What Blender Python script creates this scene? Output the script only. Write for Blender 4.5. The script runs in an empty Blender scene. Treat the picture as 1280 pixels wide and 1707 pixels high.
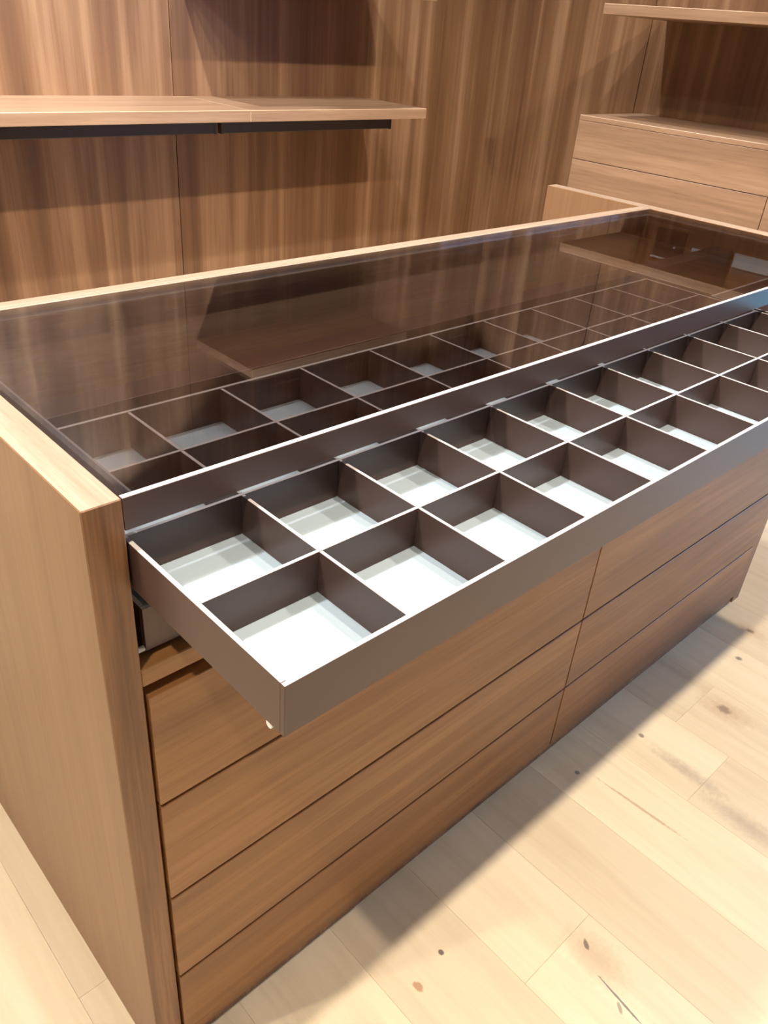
import bpy, bmesh, math, random
from mathutils import Vector, Matrix

sc = bpy.context.scene
C = sc.collection
random.seed(7)

# ------------------------------------------------------------------ camera
def make_camera():
    yaw, pit, rol = (math.radians(a) for a in (-45.53897, -31.63715, 4.96384))
    f = Vector((-math.sin(yaw)*math.cos(pit), math.cos(yaw)*math.cos(pit), math.sin(pit)))
    rt = Vector((math.cos(yaw), math.sin(yaw), 0)); up = rt.cross(f)
    r2 = rt*math.cos(rol) + up*math.sin(rol); u2 = up*math.cos(rol) - rt*math.sin(rol)
    m = Matrix((r2, u2, -f)).transposed().to_4x4()
    m.translation = Vector((-0.20808, -0.53815, 1.24860))
    cd = bpy.data.cameras.new('camera'); cd.sensor_fit = 'AUTO'; cd.sensor_width = 36
    cd.lens = 1335.894/1707*36; cd.clip_start = 0.02
    co = bpy.data.objects.new('camera', cd); C.objects.link(co); co.matrix_world = m
    sc.camera = co
make_camera()

# ------------------------------------------------------------------ world, exposure, lamps
sc.view_settings.view_transform = 'Standard'; sc.view_settings.look = 'None'
sc.view_settings.gamma = 1.0; sc.view_settings.use_curve_mapping = False
sc.view_settings.exposure = 0.50
w = bpy.data.worlds.new('sky'); sc.world = w; w.use_nodes = True
bg = w.node_tree.nodes['Background']; bg.inputs[0].default_value = (0.20, 0.52, 1.0, 1); bg.inputs[1].default_value = 6.0

LAMP_Z = 2.80
WARM, NEUTRAL = (1.0, 0.91, 0.77), (0.90, 1.0, 1.08)
LAMP_ROWS = [   # y, cone angle, tilt towards the wall, colour, (x, energy)
    (-0.53, 140, 0, WARM, ((-0.75, 82), (0.60, 88), (1.85, 118))),
    (0.52, 132, 0, NEUTRAL, ((-0.60, 72), (0.20, 44), (1.00, 85))),
    (1.50, 62, 29, NEUTRAL, ((-0.60, 125), (0.20, 125), (1.00, 115))),
    (-2.35, 100, 0, WARM, ((-0.75, 12), (0.60, 12), (1.85, 12))),
    (0.45, 140, 0, WARM, ((-1.30, 80),)),
    (1.75, 66, -29, NEUTRAL, ((2.25, 95),)),        # added lamp, tilted to brighten the right wall
]

# ------------------------------------------------------------------ helpers
def lin(r, g, b):
    def c(v):
        v /= 255.0
        return v/12.92 if v <= 0.04045 else ((v+0.055)/1.055)**2.4
    return (c(r), c(g), c(b), 1)

def box(bm, x0, x1, y0, y1, z0, z1, bev=0.0, mi=0, top=None, edge=None, front=None):
    vs = [bm.verts.new(p) for p in ((x0,y0,z0),(x1,y0,z0),(x1,y1,z0),(x0,y1,z0),(x0,y0,z1),(x1,y0,z1),(x1,y1,z1),(x0,y1,z1))]
    fs = [bm.faces.new([vs[i] for i in q]) for q in ((3,2,1,0),(4,5,6,7),(0,1,5,4),(1,2,6,5),(2,3,7,6),(3,0,4,7))]
    for f in fs: f.material_index = mi
    if top is not None: fs[1].material_index = top
    if front is not None: fs[2].material_index = front
    if bev > 0:
        es = {e for f in fs for e in f.edges}
        res = bmesh.ops.bevel(bm, geom=list(es), offset=bev, segments=1, affect='EDGES', profile=0.5, material=-1)
        if edge is not None:
            for f in res['faces']: f.material_index = edge

def cyl(bm, p, axis, r0, r1, h, n=24, cap=True):
    """ring cylinder from p along axis ('x','y','z'); r1 is the end radius"""
    ax = {'x': Vector((1,0,0)), 'y': Vector((0,1,0)), 'z': Vector((0,0,1))}[axis]
    a = {'x': Vector((0,1,0)), 'y': Vector((0,0,1)), 'z': Vector((1,0,0))}[axis]; b = ax.cross(a)
    p = Vector(p); A = []; B = []
    for i in range(n):
        t = 2*math.pi*i/n; d = a*math.cos(t)+b*math.sin(t)
        A.append(bm.verts.new(p+d*r0)); B.append(bm.verts.new(p+ax*h+d*r1))
    for i in range(n):
        j = (i+1) % n; bm.faces.new((A[i], A[j], B[j], B[i]))
    if cap: bm.faces.new(A[::-1]); bm.faces.new(B)

def link(o, parent=None):
    C.objects.link(o)
    if parent: o.parent = parent
    return o

def world_loc(o):
    v = Vector(o.location)
    while o.parent: o = o.parent; v += Vector(o.location)
    return v

def obj(name, bm, mats, parent=None):
    """the bmesh is in world coordinates; the origin goes to its middle"""
    xs = [v.co for v in bm.verts]
    lo = Vector([min(v[i] for v in xs) for i in range(3)]); hi = Vector([max(v[i] for v in xs) for i in range(3)])
    mid = (lo+hi)/2
    bmesh.ops.translate(bm, verts=bm.verts, vec=-mid)
    bmesh.ops.recalc_face_normals(bm, faces=bm.faces)
    me = bpy.data.meshes.new(name); bm.to_mesh(me); bm.free()
    for m in (mats if isinstance(mats, (list, tuple)) else [mats]): me.materials.append(m)
    o = bpy.data.objects.new(name, me)
    o.location = mid - (world_loc(parent) if parent else Vector((0,0,0)))
    return link(o, parent)

def bx(name, dims, mat, parent=None, bev=0.0006, top=None, edge=None, front=None):
    bm = bmesh.new(); box(bm, *dims, bev=bev, top=top, edge=edge, front=front); return obj(name, bm, mat, parent)

def tag(o, label, cat, group=None):
    o['label'] = label; o['category'] = cat
    if group: o['group'] = group
    return o
def thing(name, loc, label, cat, group=None):
    o = bpy.data.objects.new(name, None); o.empty_display_size = 0.1; o.location = loc
    link(o); return tag(o, label, cat, group)
def struct(o): o['kind'] = 'structure'; return o

# ------------------------------------------------------------------ materials
def base_mat(name):
    m = bpy.data.materials.new(name); m.use_nodes = True
    return m, m.node_tree, m.node_tree.nodes['Principled BSDF']

def N(nt, kind, **kw):
    n = nt.nodes.new(kind)
    for k, v in kw.items(): setattr(n, k, v)
    return n

def math_node(nt, op, a, b=None, clamp=False):
    n = N(nt, 'ShaderNodeMath', operation=op); n.use_clamp = clamp
    for i, v in enumerate((a, b)):
        if v is None: continue
        if isinstance(v, (int, float)): n.inputs[i].default_value = v
        else: nt.links.new(v, n.inputs[i])
    return n.outputs[0]

def grain_coords(nt, axis, along=0.05):
    tc = N(nt, 'ShaderNodeTexCoord'); oi = N(nt, 'ShaderNodeObjectInfo')
    add = N(nt, 'ShaderNodeVectorMath', operation='ADD')
    mul = N(nt, 'ShaderNodeVectorMath', operation='SCALE'); mul.inputs[0].default_value = (31.0, 17.0, 23.0)
    nt.links.new(oi.outputs['Random'], mul.inputs['Scale'])
    nt.links.new(tc.outputs['Object'], add.inputs[0]); nt.links.new(mul.outputs[0], add.inputs[1])
    mp = N(nt, 'ShaderNodeMapping'); s = [1.0, 1.0, 1.0]; s['xyz'.index(axis)] = along
    mp.inputs['Scale'].default_value = s
    nt.links.new(add.outputs[0], mp.inputs['Vector'])
    return mp.outputs[0], oi

def noise(nt, vec, scale, detail=3.0, rough=0.55, dist=0.0):
    n = N(nt, 'ShaderNodeTexNoise'); n.inputs['Scale'].default_value = scale
    n.inputs['Detail'].default_value = detail; n.inputs['Roughness'].default_value = rough
    n.inputs['Distortion'].default_value = dist
    nt.links.new(vec, n.inputs['Vector']); return n.outputs['Fac']

def ramp(nt, fac, stops):
    r = N(nt, 'ShaderNodeValToRGB'); e = r.color_ramp.elements
    while len(e) < len(stops): e.new(0.5)
    for el, (p, c) in zip(e, stops): el.position = p; el.color = c
    nt.links.new(fac, r.inputs[0]); return r.outputs[0]

def mixc(nt, fac, a, b, mode='MIX'):
    n = N(nt, 'ShaderNodeMix', data_type='RGBA', blend_type=mode)
    for s, v in ((n.inputs[0], fac), (n.inputs[6], a), (n.inputs[7], b)):
        if isinstance(v, (int, float)): s.default_value = v
        elif isinstance(v, tuple): s.default_value = v
        else: nt.links.new(v, s)
    return n.outputs[2]

def walnut(name, axis, dark, mid, light, contrast=1.0, band=26.0, rough=0.42, along=0.045, fine=0.38, wave=0.25):
    m, nt, b = base_mat(name)
    v, oi = grain_coords(nt, axis, along)
    n1 = noise(nt, v, band, 4.0, 0.6, wave)
    n2 = noise(nt, v, band*5.5, 3.0, 0.6)
    n3 = noise(nt, v, band*22, 2.0, 0.5)
    s = math_node(nt, 'ADD', math_node(nt, 'MULTIPLY', n1, 1-fine), math_node(nt, 'MULTIPLY', n2, fine))
    s = math_node(nt, 'ADD', math_node(nt, 'MULTIPLY', math_node(nt, 'SUBTRACT', s, 0.5), contrast), 0.5, True)
    col = ramp(nt, s, [(0.30, dark), (0.50, mid), (0.68, light)])
    pores = math_node(nt, 'MULTIPLY', math_node(nt, 'SUBTRACT', 0.42, n3, True), 3.0, True)
    col = mixc(nt, math_node(nt, 'MULTIPLY', pores, 0.35), col, (dark[0]*0.6, dark[1]*0.55, dark[2]*0.5, 1))
    nt.links.new(col, b.inputs['Base Color'])
    b.inputs['Roughness'].default_value = rough
    bp = N(nt, 'ShaderNodeBump'); bp.inputs['Strength'].default_value = 0.06; bp.inputs['Distance'].default_value = 0.001
    nt.links.new(n2, bp.inputs['Height']); nt.links.new(bp.outputs[0], b.inputs['Normal'])
    return m

def plain(name, col, rough=0.5, metallic=0.0, spec=0.5, mottle=0.04, scale=60):
    m, nt, b = base_mat(name)
    tc = N(nt, 'ShaderNodeTexCoord'); f = noise(nt, tc.outputs['Object'], scale, 2.0)
    lo = tuple(c*(1-mottle) for c in col[:3])+(1,); hi = tuple(min(1, c*(1+mottle)) for c in col[:3])+(1,)
    nt.links.new(ramp(nt, f, [(0.3, lo), (0.7, hi)]), b.inputs['Base Color'])
    b.inputs['Roughness'].default_value = rough; b.inputs['Metallic'].default_value = metallic
    b.inputs['Specular IOR Level'].default_value = spec
    return m

WD, WM, WL = lin(96, 66, 44), lin(132, 94, 64), lin(168, 126, 92)
wal_x = walnut('walnut_grain_x', 'x', lin(118, 76, 40), lin(146, 99, 55), lin(172, 123, 74), 1.0, 13)
wal_y = walnut('walnut_grain_y', 'y', lin(126, 94, 70), lin(154, 119, 92), lin(178, 142, 112), 0.9, 12)
wal_z = walnut('walnut_grain_z', 'z', WD, WM, WL, 1.25, 26)
wal_panel = walnut('walnut_end_panel', 'z', lin(128, 92, 62), lin(146, 108, 76), lin(162, 122, 88), 0.7, 18, along=0.02)
wal_wall = walnut('walnut_wall_panel', 'z', lin(90, 58, 36), lin(120, 84, 56), lin(156, 118, 87), 1.05, 9, along=0.03, fine=0.2, wave=0.6)
wal_shelf = walnut('walnut_shelf_grain_x', 'x', lin(126, 94, 70), lin(154, 119, 92), lin(178, 142, 112), 0.9, 12)
wal_front = walnut('walnut_streaky_front', 'z', lin(98, 64, 38), lin(134, 92, 58), lin(168, 124, 84), 1.1, 40, along=0.03, fine=0.3)  # darker, streakier grain for the end panel fronts and the plinth
wal_top_glare = walnut('walnut_top_glare', 'y', lin(146, 118, 96), lin(166, 139, 117), lin(184, 160, 140), 0.9, 45)  # walnut lightened on the panel tops: glare put into the colour
wal_rail_glare = walnut('walnut_rail_glare', 'x', lin(146, 118, 96), lin(166, 139, 117), lin(184, 160, 140), 0.9, 40)  # same painted glare, grain along x, for back rail and back panel
edge_highlight = plain('pale_walnut_edge_highlight', lin(196, 160, 126), 0.4)  # bevels coloured paler to paint the light that edges catch
shadow_gap = plain('black_brown_backing', lin(38, 24, 18), 0.8)
lacquer = plain('brown_lacquer', lin(83, 63, 56), 0.36, 0.2, 0.5, 0.02, 200)
rim = plain('brushed_pale_edge', lin(182, 172, 166), 0.4, 0.0, 0.5, 0.02, 200)
liner = plain('pale_grey_liner', lin(156, 166, 171), 0.75, 0, 0.3, 0.01, 300)
dark_metal = plain('dark_bronze_metal', lin(62, 54, 50), 0.45, 0.4)
dark_print = plain('dark_grey_glass_print', lin(66, 64, 68), 0.5)
grey_lip = plain('grey_lip', lin(130, 124, 122), 0.6, 0.0)
pad_blue = plain('pale_blue_bounce', lin(110, 178, 216), 0.85, 0, 0.2)  # blue for the added block that the fascia reflects
plate_mat = plain('pale_zinc_plate', lin(225, 235, 238), 0.5)
white_plastic = plain('white_plastic', lin(238, 236, 230), 0.4)
plaster = plain('taupe_plaster', lin(112, 102, 92), 0.9, 0, 0.2, 0.02, 8)
white_paint = plain('ceiling_paint', lin(196, 192, 186), 0.9, 0, 0.2, 0.01, 8)
alu = plain('anodised_window_frame', lin(70, 72, 76), 0.4, 0.5)

def glass_mat(name, tint, r0=0.04):
    m = bpy.data.materials.new(name); m.use_nodes = True; nt = m.node_tree; nt.nodes.clear()
    out = N(nt, 'ShaderNodeOutputMaterial'); lw = N(nt, 'ShaderNodeLayerWeight'); lw.inputs['Blend'].default_value = 0.5
    p5 = math_node(nt, 'POWER', lw.outputs['Facing'], 5.0)
    fr = math_node(nt, 'ADD', math_node(nt, 'MULTIPLY', p5, 1-r0), r0)
    tr = N(nt, 'ShaderNodeBsdfTransparent'); tr.inputs[0].default_value = tint
    gl = N(nt, 'ShaderNodeBsdfGlossy'); gl.inputs['Roughness'].default_value = 0.01; gl.inputs['Color'].default_value = (1, 1, 1, 1)
    mx = N(nt, 'ShaderNodeMixShader'); nt.links.new(fr, mx.inputs[0])
    nt.links.new(tr.outputs[0], mx.inputs[1]); nt.links.new(gl.outputs[0], mx.inputs[2])
    nt.links.new(mx.outputs[0], out.inputs['Surface']); return m
smoked = glass_mat('smoked_glass', (0.73, 0.71, 0.71, 1), 0.085)
clear = glass_mat('window_glass', (0.97, 0.98, 1.0, 1))

def oak_floor():
    m, nt, b = base_mat('pale_oak_plank')
    v, oi = grain_coords(nt, 'y', 0.07)
    n1 = noise(nt, v, 14, 4, 0.6, 0.9); n2 = noise(nt, v, 90, 3, 0.6)
    s = math_node(nt, 'ADD', math_node(nt, 'MULTIPLY', n1, 0.7), math_node(nt, 'MULTIPLY', n2, 0.3))
    col = ramp(nt, s, [(0.28, lin(214, 190, 156)), (0.5, lin(228, 206, 172)), (0.7, lin(234, 214, 182))])
    # tone from plank to plank
    tone = ramp(nt, oi.outputs['Random'], [(0.0, (0.88, 0.86, 0.84, 1)), (0.5, (0.97, 0.96, 0.95, 1)), (1.0, (1.05, 1.05, 1.04, 1))])
    col = mixc(nt, 1.0, col, tone, 'MULTIPLY')
    geo = N(nt, 'ShaderNodeNewGeometry')
    # smoky mineral streaks
    n4 = noise(nt, v, 6.5, 3, 0.55, 1.2)
    stk = math_node(nt, 'MULTIPLY', math_node(nt, 'SUBTRACT', n4, 0.60, True), 4.0, True)
    col = mixc(nt, math_node(nt, 'MULTIPLY', stk, 0.40), col, lin(164, 130, 100))
    # small knots scattered
    vo = N(nt, 'ShaderNodeTexVoronoi'); vo.inputs['Scale'].default_value = 7.0
    mp = N(nt, 'ShaderNodeMapping'); mp.inputs['Scale'].default_value = (1, 0.6, 1)
    nt.links.new(geo.outputs['Position'], mp.inputs[0]); nt.links.new(mp.outputs[0], vo.inputs['Vector'])
    sep = N(nt, 'ShaderNodeSeparateColor'); nt.links.new(vo.outputs['Color'], sep.inputs[0])
    pick = math_node(nt, 'GREATER_THAN', sep.outputs[0], 0.86)
    kn = math_node(nt, 'MULTIPLY', math_node(nt, 'SUBTRACT', 0.030, vo.outputs['Distance'], True), 60.0, True)
    col = mixc(nt, math_node(nt, 'MULTIPLY', math_node(nt, 'MULTIPLY', kn, pick), 0.6), col, lin(140, 104, 78))
    # the larger knots and the split of the nearest boards
    wob = noise(nt, geo.outputs['Position'], 90, 2, 0.6)
    def spot(x, y, rx, ry, c, amt, sharp=3.0, rot=0.0):
        nonlocal col
        mp = N(nt, 'ShaderNodeMapping', vector_type='TEXTURE')
        mp.inputs['Location'].default_value = (x, y, 0); mp.inputs['Rotation'].default_value = (0, 0, rot)
        mp.inputs['Scale'].default_value = (rx, ry, 1000)
        nt.links.new(geo.outputs['Position'], mp.inputs[0])
        ln = N(nt, 'ShaderNodeVectorMath', operation='LENGTH'); nt.links.new(mp.outputs[0], ln.inputs[0])
        d = math_node(nt, 'ADD', ln.outputs['Value'], math_node(nt, 'MULTIPLY', math_node(nt, 'SUBTRACT', wob, 0.5), 0.9))
        f = math_node(nt, 'MULTIPLY', math_node(nt, 'SUBTRACT', 1.0, d, True), sharp, True)
        col = mixc(nt, math_node(nt, 'MULTIPLY', f, amt), col, c)
    kb, kd, kg = lin(176, 132, 94), lin(104, 84, 74), lin(120, 104, 96)
    spot(1.286, -0.182, 0.035, 0.075, kb, 0.45, 1.2); spot(1.286, -0.178, 0.015, 0.018, kd, 0.6, 2.0)
    spot(1.603, -0.088, 0.022, 0.045, kb, 0.4, 1.2); spot(1.603, -0.088, 0.009, 0.012, kd, 0.7, 2.0)
    spot(1.478, -0.118, 0.009, 0.009, kd, 0.8, 2.0)
    spot(0.590, -0.310, 0.045, 0.070, kb, 0.35, 1.4); spot(0.600, -0.286, 0.010, 0.0045, kd, 0.85, 3.0, 0.9)
    spot(0.566, -0.375, 0.0020, 0.055, kg, 0.95, 4.0, -0.13); spot(0.556, -0.378, 0.012, 0.0035, kg, 0.7, 3.0, 0.9)
    spot(0.410, -0.142, 0.005, 0.006, kd, 0.95, 3.0); spot(0.345, -0.155, 0.007, 0.010, kb, 0.9, 3.0)
    spot(0.880, -0.070, 0.006, 0.006, kd, 0.7, 3.0); spot(1.060, -0.215, 0.022, 0.10, kg, 0.42, 1.1); spot(1.03, -0.36, 0.03, 0.12, kg, 0.38, 1.1)
    spot(0.905, -0.20, 0.004, 0.11, kb, 0.6, 2.0, 0.05); spot(1.07, -0.10, 0.006, 0.007, kd, 0.7, 3)
    nt.links.new(col, b.inputs['Base Color']); b.inputs['Roughness'].default_value = 0.42
    return m
oak = oak_floor()

# ------------------------------------------------------------------ room
XL, XR, YF, YB, ZC = -1.70, 3.28, -3.10, 2.312, 2.84
T = 0.10
floor = struct(bx('floor', (XL, XR, YF, YB, -0.06, -0.016), shadow_gap, None, 0))
struct(bx('ceiling', (XL-T, XR+T, YF-T, YB+T, ZC, ZC+0.08), white_paint, None, 0))
PW, P0 = 0.1727, 0.474
joints = {0: -0.26, 4: -0.127, 3: -0.25, -3: 0.158}
k0 = math.floor((XL-P0)/PW)
for k in range(k0, math.ceil((XR-P0)/PW)):
    xa, xb = max(P0+k*PW, XL), min(P0+(k+1)*PW, XR)
    L = 1.9
    y = joints.get(k, -1.05 + 0.35*((k*5) % 4)/4 - 0.1) - 3*L
    while y < YB:
        a, b_ = max(y, YF), min(y+L, YB)
        if b_-a > 0.02:
            bx('plank', (xa+0.0001, xb-0.0001, a+0.0001, b_-0.0001, -0.016, 0.0), oak, floor, 0.0004)
        y += L

# back wall: backing with two veneered panels
wall_back = struct(bx('wall_back', (XL-T, XR+T, YB+0.006, YB+T, -0.06, ZC), shadow_gap, None, 0))
SEAM = 1.439
for a, b_ in ((XL, 0.0), (0.0, SEAM), (SEAM, XR)):
    bx('wall_panel', (a+(0.0015 if a != XL else 0), b_-0.0015, YB-0.012, YB+0.006, 0.001, ZC-0.001), wal_wall, wall_back, 0.001)
# right wall: window opening towards the front
WY0, WY1, WZ0, WZ1 = -1.75, -0.50, 0.06, 2.25
bm = bmesh.new()
box(bm, XR, XR+T, WY1, YB+0.006, -0.06, ZC); box(bm, XR, XR+T, YF-T, WY0, -0.06, ZC)
box(bm, XR, XR+T, WY0, WY1, -0.06, WZ0); box(bm, XR, XR+T, WY0, WY1, WZ1, ZC)
wall_right = struct(obj('wall_right', bm, plaster))
RS = 1.560
for a, b_ in ((RS, YB-0.012), (0.62, RS), (-0.32, 0.62)):
    bx('wall_panel', (XR-0.018, XR, a+0.0015, b_-0.0015, 0.001, ZC-0.001), wal_wall, wall_right, 0.001)
struct(bx('wall_left', (XL-T, XL, YF-T, YB+0.006, -0.06, ZC), plaster, None, 0))
struct(bx('wall_front', (XL, XR, YF-T, YF, -0.06, ZC), plaster, None, 0))
bm = bmesh.new(); fw = 0.05
box(bm, XR+0.03, XR+0.08, WY0, WY0+fw, WZ0, WZ1); box(bm, XR+0.03, XR+0.08, WY1-fw, WY1, WZ0, WZ1)
box(bm, XR+0.03, XR+0.08, WY0+fw, WY1-fw, WZ0, WZ0+fw); box(bm, XR+0.03, XR+0.08, WY0+fw, WY1-fw, WZ1-fw, WZ1)
ym = (WY0+WY1)/2
box(bm, XR+0.03, XR+0.08, ym-fw/2, ym+fw/2, WZ0+fw, WZ1-fw)
win = struct(obj('window_1', bm, alu))
for a, b_ in ((WY0+fw, ym-fw/2), (ym+fw/2, WY1-fw)):
    bx('window_pane', (XR+0.05, XR+0.056, a, b_, WZ0+fw, WZ1-fw), clear, win, 0)
pl = bpy.data.lights.new('window_portal', 'AREA'); pl.shape = 'RECTANGLE'; pl.size = WZ1-WZ0; pl.size_y = WY1-WY0
pl.cycles.is_portal = True
po = link(bpy.data.objects.new('window_portal', pl)); po.location = (XR+T+0.01, ym, (WZ0+WZ1)/2); po.rotation_euler = (0, math.radians(90), 0)

# ------------------------------------------------------------------ island
H = 0.900; TP = 0.0354; W = 1.678; WR = 1.7155; DB = 0.528; DP = 0.810
isl = thing('display_island', (W/2, DB/2, 0), 'walnut island chest with smoked glass top and one jewellery tray pulled out', 'island chest')
bx('end_panel', (0, TP, 0, DP, 0, H), [wal_panel, wal_top_glare, wal_front], isl, 0.0010, top=1, front=2)
bx('end_panel', (W, WR, 0, DP, 0, H), [wal_panel, wal_top_glare, wal_front], isl, 0.0010, top=1, front=2)
bx('back_panel', (TP, W, DB-0.018, DB, 0.0, H), wal_rail_glare, isl, 0.0008)
bx('plinth', (TP+0.001, W-0.004, 0.004, 0.020, 0, 0.0235), wal_front, isl, 0.0006)
bx('bottom_board', (TP, W, 0.024, DB-0.018, 0.012, 0.028), wal_x, isl, 0)
XM = 0.8706
bx('partition', (XM-0.009, XM+0.009, 0.024, DB-0.018, 0.028, 0.690), shadow_gap, isl, 0)
shelf = bx('tray_shelf', (TP, W, 0.0, DB-0.018, 0.690, 0.7125), wal_x, isl, 0.0012)
bx('fascia', (TP+0.0004, W-0.0004, 0.0, 0.0066, 0.8685, H), [lacquer, rim], isl, 0.0004, top=1)
# drawer fronts, four rows in two columns
rows = [(0.5171, 0.6784), (0.3512, 0.5171), (0.1839, 0.3512), (0.0255, 0.1839)]
for za, zb in rows:
    for xa, xb in ((TP+0.0035, XM-0.0016), (XM+0.0016, W-0.0035)):
        bx('drawer_front', (xa, xb, -0.003, 0.018, za+0.0023, zb-0.0023), wal_x, isl, 0.0009)
# glass top
gx0, gx1, gy0, gy1 = 0.0405, 1.6725, 0.0068, 0.4980
gl = bx('glass_top', (gx0, gx1, gy0, gy1, 0.892, 0.8996), smoked, isl, 0)
def ring(name, x0, x1, y0, y1, wx, wyf, wyb, z0, z1, mat, parent):
    bm = bmesh.new()
    box(bm, x0, x0+wx, y0, y1, z0, z1); box(bm, x1-wx, x1, y0, y1, z0, z1)
    box(bm, x0+wx, x1-wx, y0, y0+wyf, z0, z1); box(bm, x0+wx, x1-wx, y1-wyb, y1, z0, z1)
    return obj(name, bm, mat, parent)
ring('printed_border', gx0, gx1, gy0, gy1, 0.0115, 0.0085, 0.0115, 0.8905, 0.8915, dark_print, gl)
ring('support_lip', gx0+0.0115, gx1-0.0115, gy0+0.0085, gy1-0.0115, 0.0024, 0.0022, 0.0024, 0.8895, 0.8914, grey_lip, gl)
bx('back_rail', (TP, W, gy1+0.002, DB-0.018, 0.86, H), wal_rail_glare, isl, 0.0008)
bx('glass_support_rail', (TP, W, 0.0068, 0.0155, 0.8690, 0.8895), lacquer, isl, 0)
bx('centre_beam', (TP, W, 0.268, 0.310, 0.7125, 0.8535), [lacquer, lacquer], isl, 0.0005)
bx('rear_deck', (TP, 1.30, 0.310, gy1+0.002, 0.726, 0.742), shadow_gap, isl, 0)
# fittings on the inside of the right end panel, seen through the glass
bx('mounting_plate', (W-0.003, W, 0.312, 0.367, 0.811, 0.837), plate_mat, isl, 0.0004)
bx('mounting_plate', (W-0.003, W, 0.176, 0.262, 0.818, 0.849), plate_mat, isl, 0.0004)
bx('drawer_runner', (W-0.006, W, 0.390, 0.467, 0.7945, 0.798), plate_mat, isl, 0.0004)
br = bx('runner_bracket', (W-0.002, W, 0.386, 0.465, 0.800, 0.865), lacquer, isl, 0.0004)
bm = bmesh.new(); cyl(bm, (W-0.004, 0.411, 0.827), 'x', 0.0025, 0.0025, 0.002, 12); obj('screw', bm, white_plastic, br)

def tray(name, x0, cols, pitch, ys, zb, zt, parent, tw=0.005, td=0.004, full=True, lab=None, base=None):
    """outer frame of four walls; dividers and liner are its sub-parts. ys: front, inner divider lines..., back"""
    x1 = x0+cols*pitch+tw
    yf, yb = ys[0], ys[-1]
    bm = bmesh.new(); e = 0.0004
    box(bm, x0, x1, yf, yf+tw, zb, zt, e, top=1); box(bm, x0, x1, yb-tw, yb, zb, zt, e, top=1)
    box(bm, x0, x0+tw, yf+tw, yb-tw, zb, zt, e, top=1); box(bm, x1-tw, x1, yf+tw, yb-tw, zb, zt, e, top=1)
    o = obj(name, bm, [lacquer, rim], parent)
    if lab: o['label'] = lab
    b = bx('liner', (x0+tw, x1-tw, yf+tw, yb-tw, zb+0.001, zb+0.0055), base or liner, o, 0)
    if not full: return o
    zt2 = zt-0.0005
    for y in ys[1:-1]:
        bx('long_divider', (x0+tw, x1-tw, y-td/2, y+td/2, zb+0.0055, zt2), [lacquer, rim], o, 0.0003, top=1)
    seg = [yf+tw]+[q for y in ys[1:-1] for q in (y-td/2, y+td/2)]+[yb-tw]
    for k in range(1, cols):
        bm = bmesh.new(); xc = x0+tw/2+k*pitch
        for a, c in zip(seg[0::2], seg[1::2]): box(bm, xc-td/2, xc+td/2, a, c, zb+0.0055, zt2, 0.0003, top=1)
        obj('cross_divider', bm, [lacquer, rim], o)
    return o
t1 = tray('jewellery_tray', 0.0384, 10, 0.1211, (-0.2158, -0.1009, 0.0160, 0.1257, 0.2410), 0.8042, 0.8535, isl, lab='brown divided tray with pale liner, pulled half out')
t3 = tray('jewellery_tray', 1.2640, 1, 0.4010, (-0.2158, 0.1100), 0.8042, 0.8535, isl, full=False, lab='wide open brown tray at the far right end, mostly out of frame', base=lacquer)
bx('added_bounce_pad', (1.2700, 1.6640, -0.2100, -0.004, 0.8105, 0.8250), pad_blue, t3, 0.003)  # blue block added out of sight to tint the fascia by reflection
bm = bmesh.new(); cyl(bm, (0.0395, -0.196, 0.8008), 'x', 0.0036, 0.0036, 0.007, 16); obj('roller', bm, white_plastic, t1)
t2 = tray('jewellery_tray', 0.0480, 10, 0.1200, (0.012, 0.245), 0.721, 0.771, isl, full=False, lab='closed brown tray below the open one')
bm = bmesh.new(); cyl(bm, (0.0400, 0.016, 0.7225), 'x', 0.003, 0.003, 0.008, 12); obj('roller', bm, white_plastic, t2)

# ------------------------------------------------------------------ shelves on the back wall
SY = 1.900; WB = YB-0.012
def shelf_on_back(name, x0, x1, z0, z1, label, rail=None):
    s = thing(name, ((x0+x1)/2, (SY+WB)/2, z0), label, 'shelf', 'walnut shelves on the back wall')
    bx('board', (x0, x1, SY, WB, z0, z1), [wal_shelf, edge_highlight], s, 0.0014, edge=1)
    if rail:
        r = bx('hanging_rail', (rail[0], rail[1], 2.085, 2.108, 0.859, z0), dark_metal, s, 0.002)
        for xq in (rail[0]+0.004, rail[1]-0.004):
            bx('end_cap', (xq-0.005, xq+0.005, 2.0835, 2.1095, 0.8575, z0), dark_metal, r, 0.001)
    return s
shelf_on_back('wall_shelf', -0.20, 1.4875, 0.919, 0.954, 'long low walnut shelf with dark rail, left of the joint', (-0.15, 1.474))
shelf_on_back('wall_shelf', 1.4885, 2.320, 0.919, 0.954, 'low walnut shelf with dark rail, ending short of the room corner', (1.494, 2.310))
shelf_on_back('wall_shelf', 1.480, 2.324, 1.311, 1.346, 'walnut shelf above the low one, only its lower right corner in the frame')
shelf_on_back('wall_shelf', 1.480, 2.324, 1.753, 1.788, 'highest walnut shelf on the back wall, seen only in the glass')

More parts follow.
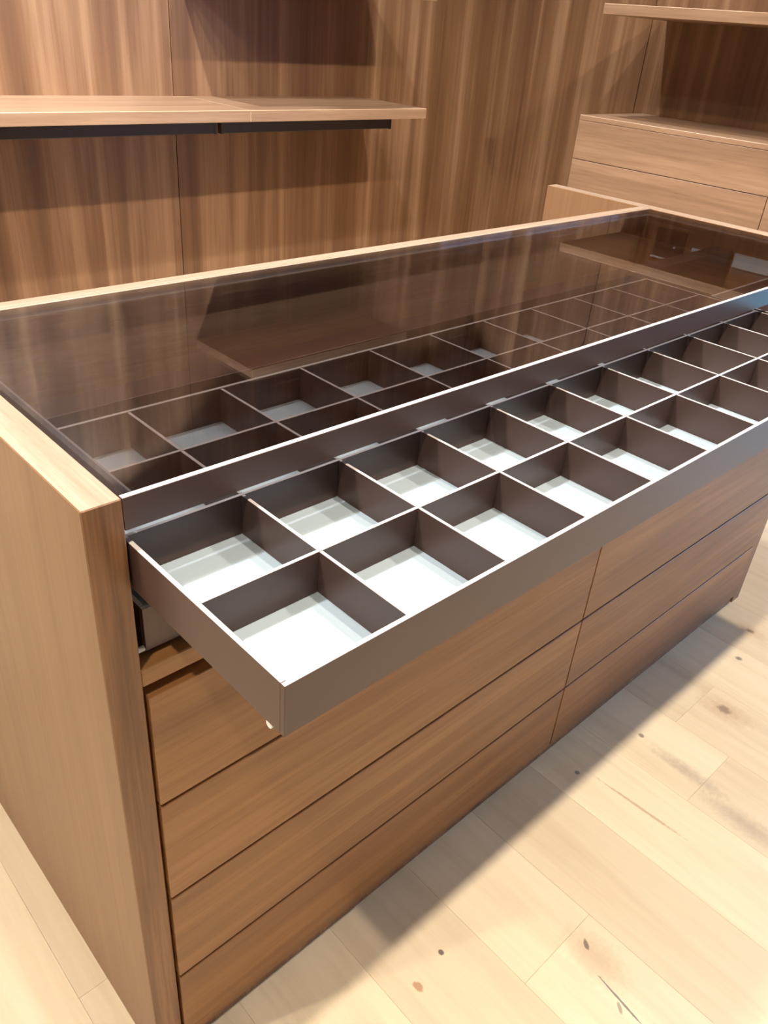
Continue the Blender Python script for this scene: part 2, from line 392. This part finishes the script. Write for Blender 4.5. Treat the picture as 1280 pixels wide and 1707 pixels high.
# ------------------------------------------------------------------ wardrobe unit on the right wall
CX, CY0, CY1 = 2.796, -0.30, 1.511; CZ = 0.975; WX = XR-0.018
cab = thing('drawer_cabinet', ((CX+WX)/2, (CY0+CY1)/2, 0), 'walnut drawer cabinet against the right wall, behind the island', 'cabinet')
bx('body', (CX+0.020, WX-0.002, CY0+0.018, CY1-0.018, 0.0, CZ-0.020), shadow_gap, cab, 0)
bx('top_board', (CX, WX-0.002, CY0, CY1, CZ-0.018, CZ), [wal_y, edge_highlight], cab, 0.0014, edge=1)
for xz in (CY1-0.0, CY0+0.018):
    bx('side_panel', (CX+0.020, WX-0.002, xz-0.018, xz, 0.0, CZ-0.018), wal_z, cab, 0)
for za, zb, cuts in ((0.814, CZ-0.0185, (CY1, 0.10, CY0)), (0.652, 0.814, (CY1, 0.684, CY0)), (0.490, 0.652, (CY1, 0.684, CY0)), (0.328, 0.490, (CY1, 0.684, CY0)), (0.166, 0.328, (CY1, 0.684, CY0)), (0.03, 0.166, (CY1, 0.684, CY0))):
    for a, b_ in zip(cuts[1:], cuts[:-1]):
        bx('drawer_front', (CX, CX+0.0195, a+0.0014, b_-(0.0014 if b_ != CY1 else 0), za+0.0014, zb-0.0010), wal_y, cab, 0.0010)
s = bx('wall_shelf', (CX, WX, -0.30, 1.493, 1.317, 1.351), [wal_y, edge_highlight], None, 0.0014, edge=1)
tag(s, 'walnut shelf on the right wall above the drawer cabinet', 'shelf')

# ------------------------------------------------------------------ recessed ceiling spotlights, one of them added for the right wall
glow = bpy.data.materials.new('lamp_glow'); glow.use_nodes = True
g = glow.node_tree.nodes['Principled BSDF']; g.inputs['Emission Color'].default_value = NEUTRAL+(1,); g.inputs['Emission Strength'].default_value = 6.0
proto = None
for y, cone, tilt, lcol, xs in LAMP_ROWS:
    for x, en in xs:
        d = thing('ceiling_spotlight', (x, y, ZC), 'unseen round white recessed spotlight in the ceiling', 'spotlight', 'recessed ceiling spotlights')
        if proto is None:
            bm = bmesh.new(); n = 32
            prof = [(0.050, 0.0), (0.050, -0.006), (0.037, -0.006), (0.036, 0.0)]
            rr = [[bm.verts.new((x+r*math.cos(2*math.pi*i/n), y+r*math.sin(2*math.pi*i/n), ZC+z)) for i in range(n)] for r, z in prof]
            for a, b_ in zip(rr, rr[1:]):
                for i in range(n): bm.faces.new((a[i], a[(i+1) % n], b_[(i+1) % n], b_[i]))
            t = obj('trim_ring', bm, white_plastic, d)
            bm = bmesh.new(); cyl(bm, (x, y, ZC-0.003), 'z', 0.036, 0.036, 0.003, 32); l = obj('lens', bm, glow, d)
            proto = (t, l)
        else:
            for p in proto:
                c = p.copy(); link(c); c.parent = d; c.location = p.location
        ld = bpy.data.lights.new('spot', 'SPOT'); ld.energy = en; ld.color = lcol
        ld.spot_size = math.radians(cone); ld.spot_blend = 0.25; ld.shadow_soft_size = 0.03
        lo = link(bpy.data.objects.new('spot', ld), d); lo.location = (0, 0, LAMP_Z-ZC); lo.rotation_euler = (math.radians(tilt), 0, 0) if tilt >= 0 else (0, math.radians(tilt), 0)
